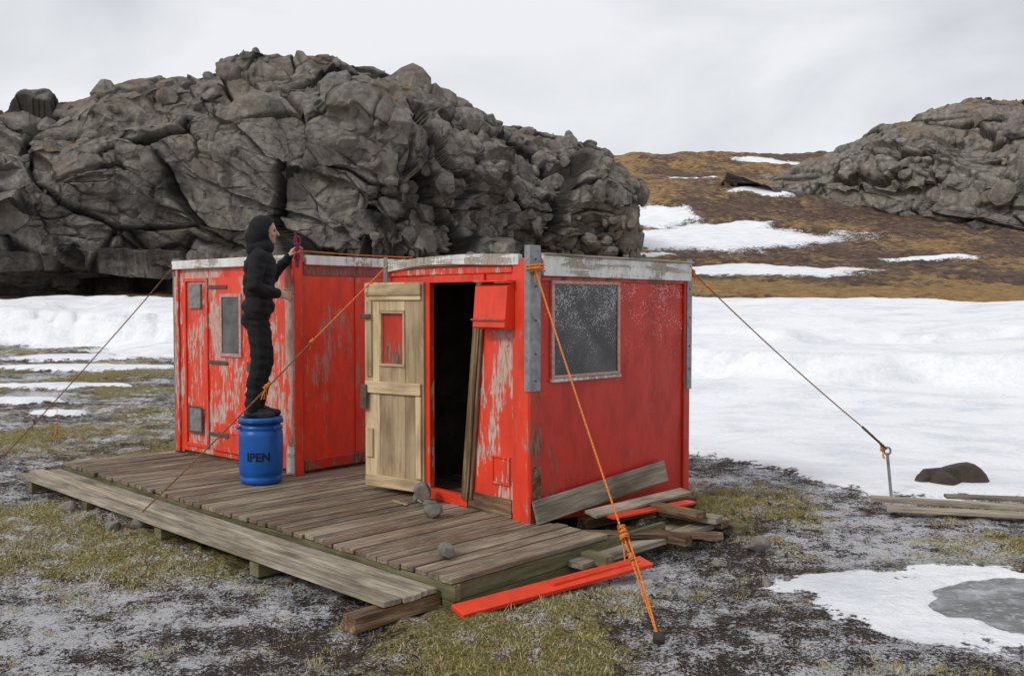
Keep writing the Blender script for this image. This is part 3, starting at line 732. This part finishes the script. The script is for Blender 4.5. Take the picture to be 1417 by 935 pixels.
leg=[ellps((-.02,0,.93),(.125,.165,.10)),ellps((-.065,-.065,.89),(.09,.09,.11)),ellps((-.065,.065,.89),(.09,.09,.11)),
 cap((-.015,-.085,.90),(.005,-.10,.50),.106,.080),cap((.005,-.10,.50),(-.040,-.10,.34),.078,.076),cap((-.040,-.10,.34),(-.070,-.10,.10),.076,.066),
 cap((-.015,.085,.90),(.055,.10,.50),.106,.080),cap((.055,.10,.50),(.01,.10,.34),.078,.076),cap((.01,.10,.34),(-.02,.10,.10),.076,.066)]
fuse('trousers',leg,.010,BLACKP,per,3,.012)
sh=[]
for (x,y) in ((-.085,-.10),(-.03,.10)):
    sh+=[cap((x,y,.10),(x,y,.05),.044,.042),cap((x-.02,y,.042),(x+.10,y-.01,.038),.040,.040),cap((x+.10,y-.01,.038),(x+.185,y-.012,.032),.042,.030),
         cap((x+.0,y,.085),(x+.10,y,.055),.040,.030),ellps((x-.03,y,.014),(.04,.036,.014)),ellps((x+.12,y-.01,.014),(.09,.042,.014))]
fuse('shoes',sh,.007,SHOE,per,2)
HZ=1.685
head=[ellps((.055,0,HZ+.02),(.095,.074,.098)),ellps((.085,0,HZ-.035),(.068,.058,.080)),cap((.125,0,HZ-.085),(.11,0,HZ-.09),.024,.03),
 cap((.148,0,HZ+.012),(.172,0,HZ-.028),.008,.0135),cap((.14,-.035,HZ+.022),(.14,.035,HZ+.022),.012,.012),
 ellps((.125,-.035,HZ-.03),(.025,.022,.025)),ellps((.125,.035,HZ-.03),(.025,.022,.025)),cap((.03,0,HZ-.12),(.02,0,HZ-.06),.05,.055),
 ellps((.05,-.076,HZ-.01),(.018,.008,.03)),ellps((.05,.076,HZ-.01),(.018,.008,.03))]
fuse('head',head,.005,SKIN,per,2)
for s in (-1,1):
    v,f=ellps((.138,s*.030,HZ+.003),(.010,.013,.008));mesh_from('eye',v,f,EYE,per,True)
    v,f=cap((.146,s*.016,HZ+.024),(.138,s*.045,HZ+.026),.004,.003);mesh_from('eyebrow',v,f,EYE,per,True)
v,f=ellps((.146,0,HZ-.056),(.009,.020,.007));mesh_from('mouth',v,f,LIP,per,True)
v,f=ellps((.036,0,HZ+.012),(.122,.095,.128),(0,-.12,0))
hp=[(v,f),ellps((-.02,0,HZ-.06),(.095,.095,.11)),cap((-.01,-.0,HZ-.15),(.05,0,HZ-.13),.10,.085),cap((.06,-.05,HZ-.13),(.06,.05,HZ-.13),.045,.045)]
hood=fuse('hood',hp,.009,BLACKC,per,3,.006)
bm=bmesh.new();bm.from_mesh(hood.data)
dele=[vv for vv in bm.verts if vv.co.x>.092 and ((vv.co.z-(HZ-.015))/.10)**2+(vv.co.y/.085)**2<1.0]
bmesh.ops.delete(bm,geom=dele,context='VERTS');bm.to_mesh(hood.data);bm.free()
so=hood.modifiers.new('s','SOLIDIFY');so.thickness=.008;so.offset=1
def hand(name,wrist,f,n,par,curl=.5,left=1):
    f=Vector(f).normalized();n=Vector(n);n=(n-f*n.dot(f)).normalized();s=f.cross(n)*left;w=Vector(wrist)
    parts=[cap(w-f*.03,w+f*.02,.026,.026)]
    for k in range(4):
        parts.append(cap(w+f*.02+s*(k-1.5)*.012,w+f*.085+s*(k-1.5)*.019,.015,.0115))
    for k,L in enumerate((.040,.045,.042,.033)):
        p=w+f*.085+s*(k-1.5)*.0205;ang=curl*.7
        for j,l in enumerate((L,L*.68,L*.5)):
            d=f*math.cos(ang)+n*math.sin(ang)+s*(k-1.5)*.03;qn=p+d.normalized()*l
            parts.append(cap(p,qn,.0090-.0008*j,.0083-.0008*j));p=qn;ang+=curl
    p=w+f*.025-s*.028
    for j,(l,d) in enumerate(((.042,f*.6-s*.7+n*.35),(.032,f*.85-s*.25+n*.5),(.026,f*.85+n*.6))):
        qn=p+d.normalized()*l;parts.append(cap(p,qn,.0125-.0012*j,.011-.0012*j));p=qn
    return fuse(name,parts,.0035,SKIN,par,1)
hand('right_hand',(.165,-.218,1.118),(1,.25,-.15),(.1,.9,-.3),per,.55,-1)
hand('left_hand',(.262,.305,1.468),(.45,.05,.75),(.8,.2,-.5),per,.6,1)

# ================================================================ ROPES
def wire(name,pts,r,mat,par,smooth=False):
    cu=D.curves.new(name,'CURVE');cu.dimensions='3D';cu.bevel_depth=r;cu.bevel_resolution=1
    sp=cu.splines.new('NURBS' if smooth else 'POLY');sp.points.add(len(pts)-1)
    for i,p in enumerate(pts): sp.points[i].co=(*p,1)
    if smooth: sp.use_endpoint_u=True;sp.order_u=3
    cu.materials.append(mat);o=D.objects.new(name,cu);return link(o,par)
def span(p,q,sag,n=24):
    p=Vector(p);q=Vector(q);return [p.lerp(q,t/n)-Vector((0,0,sag*4*(t/n)*(1-t/n))) for t in range(n+1)]
def twist(name,pts,r,mat,par):
    for s in (0,math.pi):
        out=[];L=0
        for i in range(len(pts)-1):
            p=Vector(pts[i]);q=Vector(pts[i+1]);d=(q-p);l=d.length;x=d.normalized();u=x.cross(Vector((0,0,1))).normalized();v=x.cross(u)
            k=max(2,int(l/.012))
            for j in range(k):
                a=L/.05*2*math.pi+s;out.append(p+d*(j/k)+u*math.cos(a)*r*.6+v*math.sin(a)*r*.6);L+=l/k
        wire(name,out,r*.72,mat,par)
def knot(c,par,size=.035,n=26,mat=ORANGE,r=.006,tail=2,seed=1,ax=(0,0,1)):
    rr=random.Random(seed);c=Vector(c);ax=Vector(ax).normalized()
    u=ax.orthogonal().normalized();w=ax.cross(u)
    pts=[c+ax*size*2.2*(k/n-.5)+(u*math.cos(k*1.25)+w*math.sin(k*1.25))*size*rr.uniform(.3,.75) for k in range(n)]
    wire('knot',pts,r,mat,par,True)
    for t in range(tail):
        d=Vector((rr.uniform(-.5,.5),rr.uniform(-.5,.5),-1));p=c;pp=[p]
        for k in range(4): p=p+d*size*.8+Vector((rr.uniform(-1,1),rr.uniform(-1,1),0))*size*.35;pp.append(p)
        wire('tail',pp,r*.8,mat,par,True)
def lerp3(p,q,t): return Vector(p).lerp(Vector(q),t)
g=empty('guy_rope');P0=(.17,6.90,DECK+1.88);P1=(.79,5.03,.05)
twist('rope',span(P0,P1,.02),.0060,ORANGE,g)
knot(P0,g,.03,30,seed=2,tail=3,ax=(.5,.3,.1));k1=lerp3(P0,P1,.775);ax=Vector(P1)-Vector(P0)
knot(k1,g,.045,40,seed=3,tail=4,ax=ax);knot(lerp3(P0,P1,.83),g,.025,24,seed=4,tail=1,ax=ax)
wire('second_strand',[k1+Vector((.02,0,0)),lerp3(P0,P1,.9)+Vector((.02,.01,.0)),Vector(P1)],.006,ORANGE,g,True)
v,f=boulder_geo(.05,5);mesh_from('anchor',v+np.array([.79,5.02,.03]),f.tolist(),STONED,g)
wire('wrap',[Vector(P0)+Vector((math.cos(k*.8)*.07,math.sin(k*.8)*.07,-.01+.003*k)) for k in range(20)],.006,ORANGE,g,True)
g=empty('guy_rope');P0=(-1.08,8.17,DECK+1.96);P1=(-3.14,7.56,.03)
twist('rope_upper',span(P0,lerp3(P0,P1,.30),.0,10),.0062,ORANGE,g);twist('rope_lower',span(lerp3(P0,P1,.30),P1,.02),.0065,ROPED,g)
ax=Vector(P1)-Vector(P0);knot(lerp3(P0,P1,.30),g,.025,24,seed=6,tail=1,ax=ax);knot(lerp3(P0,P1,.475),g,.035,34,seed=7,tail=3,ax=ax)
g=empty('guy_rope');P0=(-3.70,10.26,DECK+2.02);P1=(-6.05,11.1,.03)
twist('rope',span(P0,P1,.03),.006,ROPED,g);knot(lerp3(P0,P1,.80),g,.03,24,ROPED,seed=8,tail=1)
wire('tassel',[lerp3(P0,P1,.66),lerp3(P0,P1,.665)-Vector((0,0,.35))],.003,ORANGE,g);knot(lerp3(P0,P1,.665)-Vector((0,0,.38)),g,.03,20,seed=9,tail=3)
knot(P0,g,.03,20,ROPED,seed=10)
v,f=boulder_geo(.09,8);mesh_from('anchor_stone',v+np.array([-6.1,11.12,.03]),f.tolist(),STONE,g)
g=empty('guy_rope');P0=(1.60,8.30,DECK+1.90);P1=(3.55,8.84,.47)
twist('rope',span(P0,lerp3(P0,P1,.86),.03),.0055,ROPED,g);twist('chain',span(lerp3(P0,P1,.86),P1,0,6),.011,RUST,g)
knot(P0,g,.03,24,seed=11,tail=3);knot(lerp3(P0,P1,.07),g,.02,20,seed=15,tail=1,ax=(1,0,-.5));knot(Vector(P1)-Vector((.05,.0,-.02)),g,.03,26,seed=12,tail=2)
wire('ground_stake',[(3.55,8.84,.44),(3.61,8.85,-.1)],.014,ZINC,g)
wire('stake_ring',[(3.55+.03*math.cos(a),8.84,.46+.035*math.sin(a)) for a in np.linspace(0,2*math.pi,13)],.010,ZINC,g)
g=empty('lashing_strap')
R_=Matrix.Translation((-2.05,8.89,DECK))@Matrix.Rotation(math.atan2(-.653,.757),4,'Z')
tp=R_@Vector((.04,0,2.13));te=R_@Vector((.03,1.5,2.12))
twist('line',span(tp,te,.01),.005,ORANGE,g)
knot(tp+Vector((0,-.01,.03)),g,.035,30,mat=PURPLE,r=.008,seed=13,tail=3);knot(tp+Vector((.01,-.02,-.06)),g,.03,26,mat=PURPLE,r=.008,seed=14,tail=2)
wire('shackle',[tp+Vector((.03*math.cos(a),0,.09+.045*math.sin(a))) for a in np.linspace(0,2*math.pi,17)],.007,PURPLE,g)
wire('shackle_bar',[tp+Vector((.0,0,.04)),tp+Vector((-.02,0,.17))],.008,PURPLE,g)

# ================================================================ MOSS AND GRASS
NC=22000
cx=rng.uniform(-7,7,NC*3);cy=2.8+rng.power(1.1,NC*3)*11
keep=(np.abs(cx/cy)<.75);cx=cx[keep];cy=cy[keep]
z_,s_,m_=terrain(cx,cy)
fx=cx-O[0];fy=cy-O[1];aa=-.722*fx+.692*fy;bb=.692*fx+.722*fy
k=(m_+.5*vnoise2(cx*7,cy*7,5)>.02)&(s_<-.8)&~((aa>-.25)&(aa<6.1)&(bb>-.5)&(bb<3.4))
cx=cx[k][:NC];cy=cy[k][:NC]
nb=9;n=len(cx)
px=np.repeat(cx,nb)+rng.normal(0,.022,n*nb);py=np.repeat(cy,nb)+rng.normal(0,.022,n*nb)
pz,_,_=terrain(px,py)
h=rng.uniform(.008,.028,n*nb)*np.repeat(rng.uniform(.5,1.6,n),nb);w=rng.uniform(.0015,.0035,n*nb)*1.3;an=rng.uniform(0,6.283,n*nb);le=rng.normal(0,.6,(n*nb,2))
A=np.stack([px+np.cos(an)*w,py+np.sin(an)*w,pz-.004],1);B=np.stack([px-np.cos(an)*w,py-np.sin(an)*w,pz-.004],1);Cc=np.stack([px+le[:,0]*h,py+le[:,1]*h,pz+h],1)
VV=np.stack([A,B,Cc],1).reshape(-1,3);FF=np.arange(len(VV)).reshape(-1,3)
m=M('moss_blades',.85,.2);nn=m.noise(m.co(),6,5,.7);n2=m.noise(m.co(),60,2);n3=m.noise(m.co(),1.2,5,.7)
mc=m.mix(m.ramp(n2,[(.4,0.),(.62,1.)]),m.ramp(nn,[(.3,(.13,.11,.030)),(.5,(.27,.225,.065)),(.7,(.30,.18,.07))]),(.52,.46,.22))
m.col(m.mix(m.ramp(n3,[(.50,0.),(.64,.55)]),mc,(.60,.59,.55)))
npmesh('moss_and_grass',VV,FF,m.m,False)

# ================================================================ WORLD / LIGHT / CAMERA
w=D.worlds.new('World');C.scene.world=w;w.use_nodes=True;nt=w.node_tree;bg=nt.nodes['Background']
SE=math.radians(38)
sky=nt.nodes.new('ShaderNodeTexSky');sky.sky_type='NISHITA';sky.sun_disc=False;sky.sun_elevation=SE
tc=nt.nodes.new('ShaderNodeTexCoord');mp=nt.nodes.new('ShaderNodeMapping');mp.inputs['Scale'].default_value=(1,1,2.6)
nt.links.new(tc.outputs['Generated'],mp.inputs['Vector'])
n1=nt.nodes.new('ShaderNodeTexNoise');n1.inputs['Scale'].default_value=2.1;n1.inputs['Detail'].default_value=7;n1.inputs['Roughness'].default_value=.5;n1.inputs['Distortion'].default_value=.4
nt.links.new(mp.outputs[0],n1.inputs['Vector'])
cr=nt.nodes.new('ShaderNodeValToRGB');nt.links.new(n1.outputs['Fac'],cr.inputs[0])
cr.color_ramp.elements[0].position=.34;cr.color_ramp.elements[0].color=(5.9,6.1,6.6,1)
cr.color_ramp.elements[1].position=.58;cr.color_ramp.elements[1].color=(8.9,9.0,9.3,1)
mx=nt.nodes.new('ShaderNodeMix');mx.data_type='RGBA';mx.inputs[0].default_value=.94
nt.links.new(sky.outputs[0],mx.inputs[6]);nt.links.new(cr.outputs[0],mx.inputs[7]);nt.links.new(mx.outputs[2],bg.inputs[0]);bg.inputs[1].default_value=.1
sl=D.lights.new('sun','SUN');sl.energy=1.5;sl.angle=math.radians(10);sl.color=(1,.96,.90)
so=link(D.objects.new('sun',sl))
sd=Vector((-math.sin(math.radians(50))*math.cos(SE),-math.cos(math.radians(50))*math.cos(SE),math.sin(SE)))
so.rotation_euler=(-sd).to_track_quat('-Z','Y').to_euler()
sky.sun_rotation=math.atan2(sd.x,sd.y)
cam=D.cameras.new('camera');cam.lens=36*1300/1417;cam.sensor_width=36;cam.clip_end=3000;cam.clip_start=.05
co=link(D.objects.new('camera',cam));co.location=(0,0,CAMZ);co.rotation_euler=(math.radians(90-2.09),0,0);C.scene.camera=co
C.scene.view_settings.view_transform='Standard';C.scene.view_settings.look='None';C.scene.view_settings.exposure=0
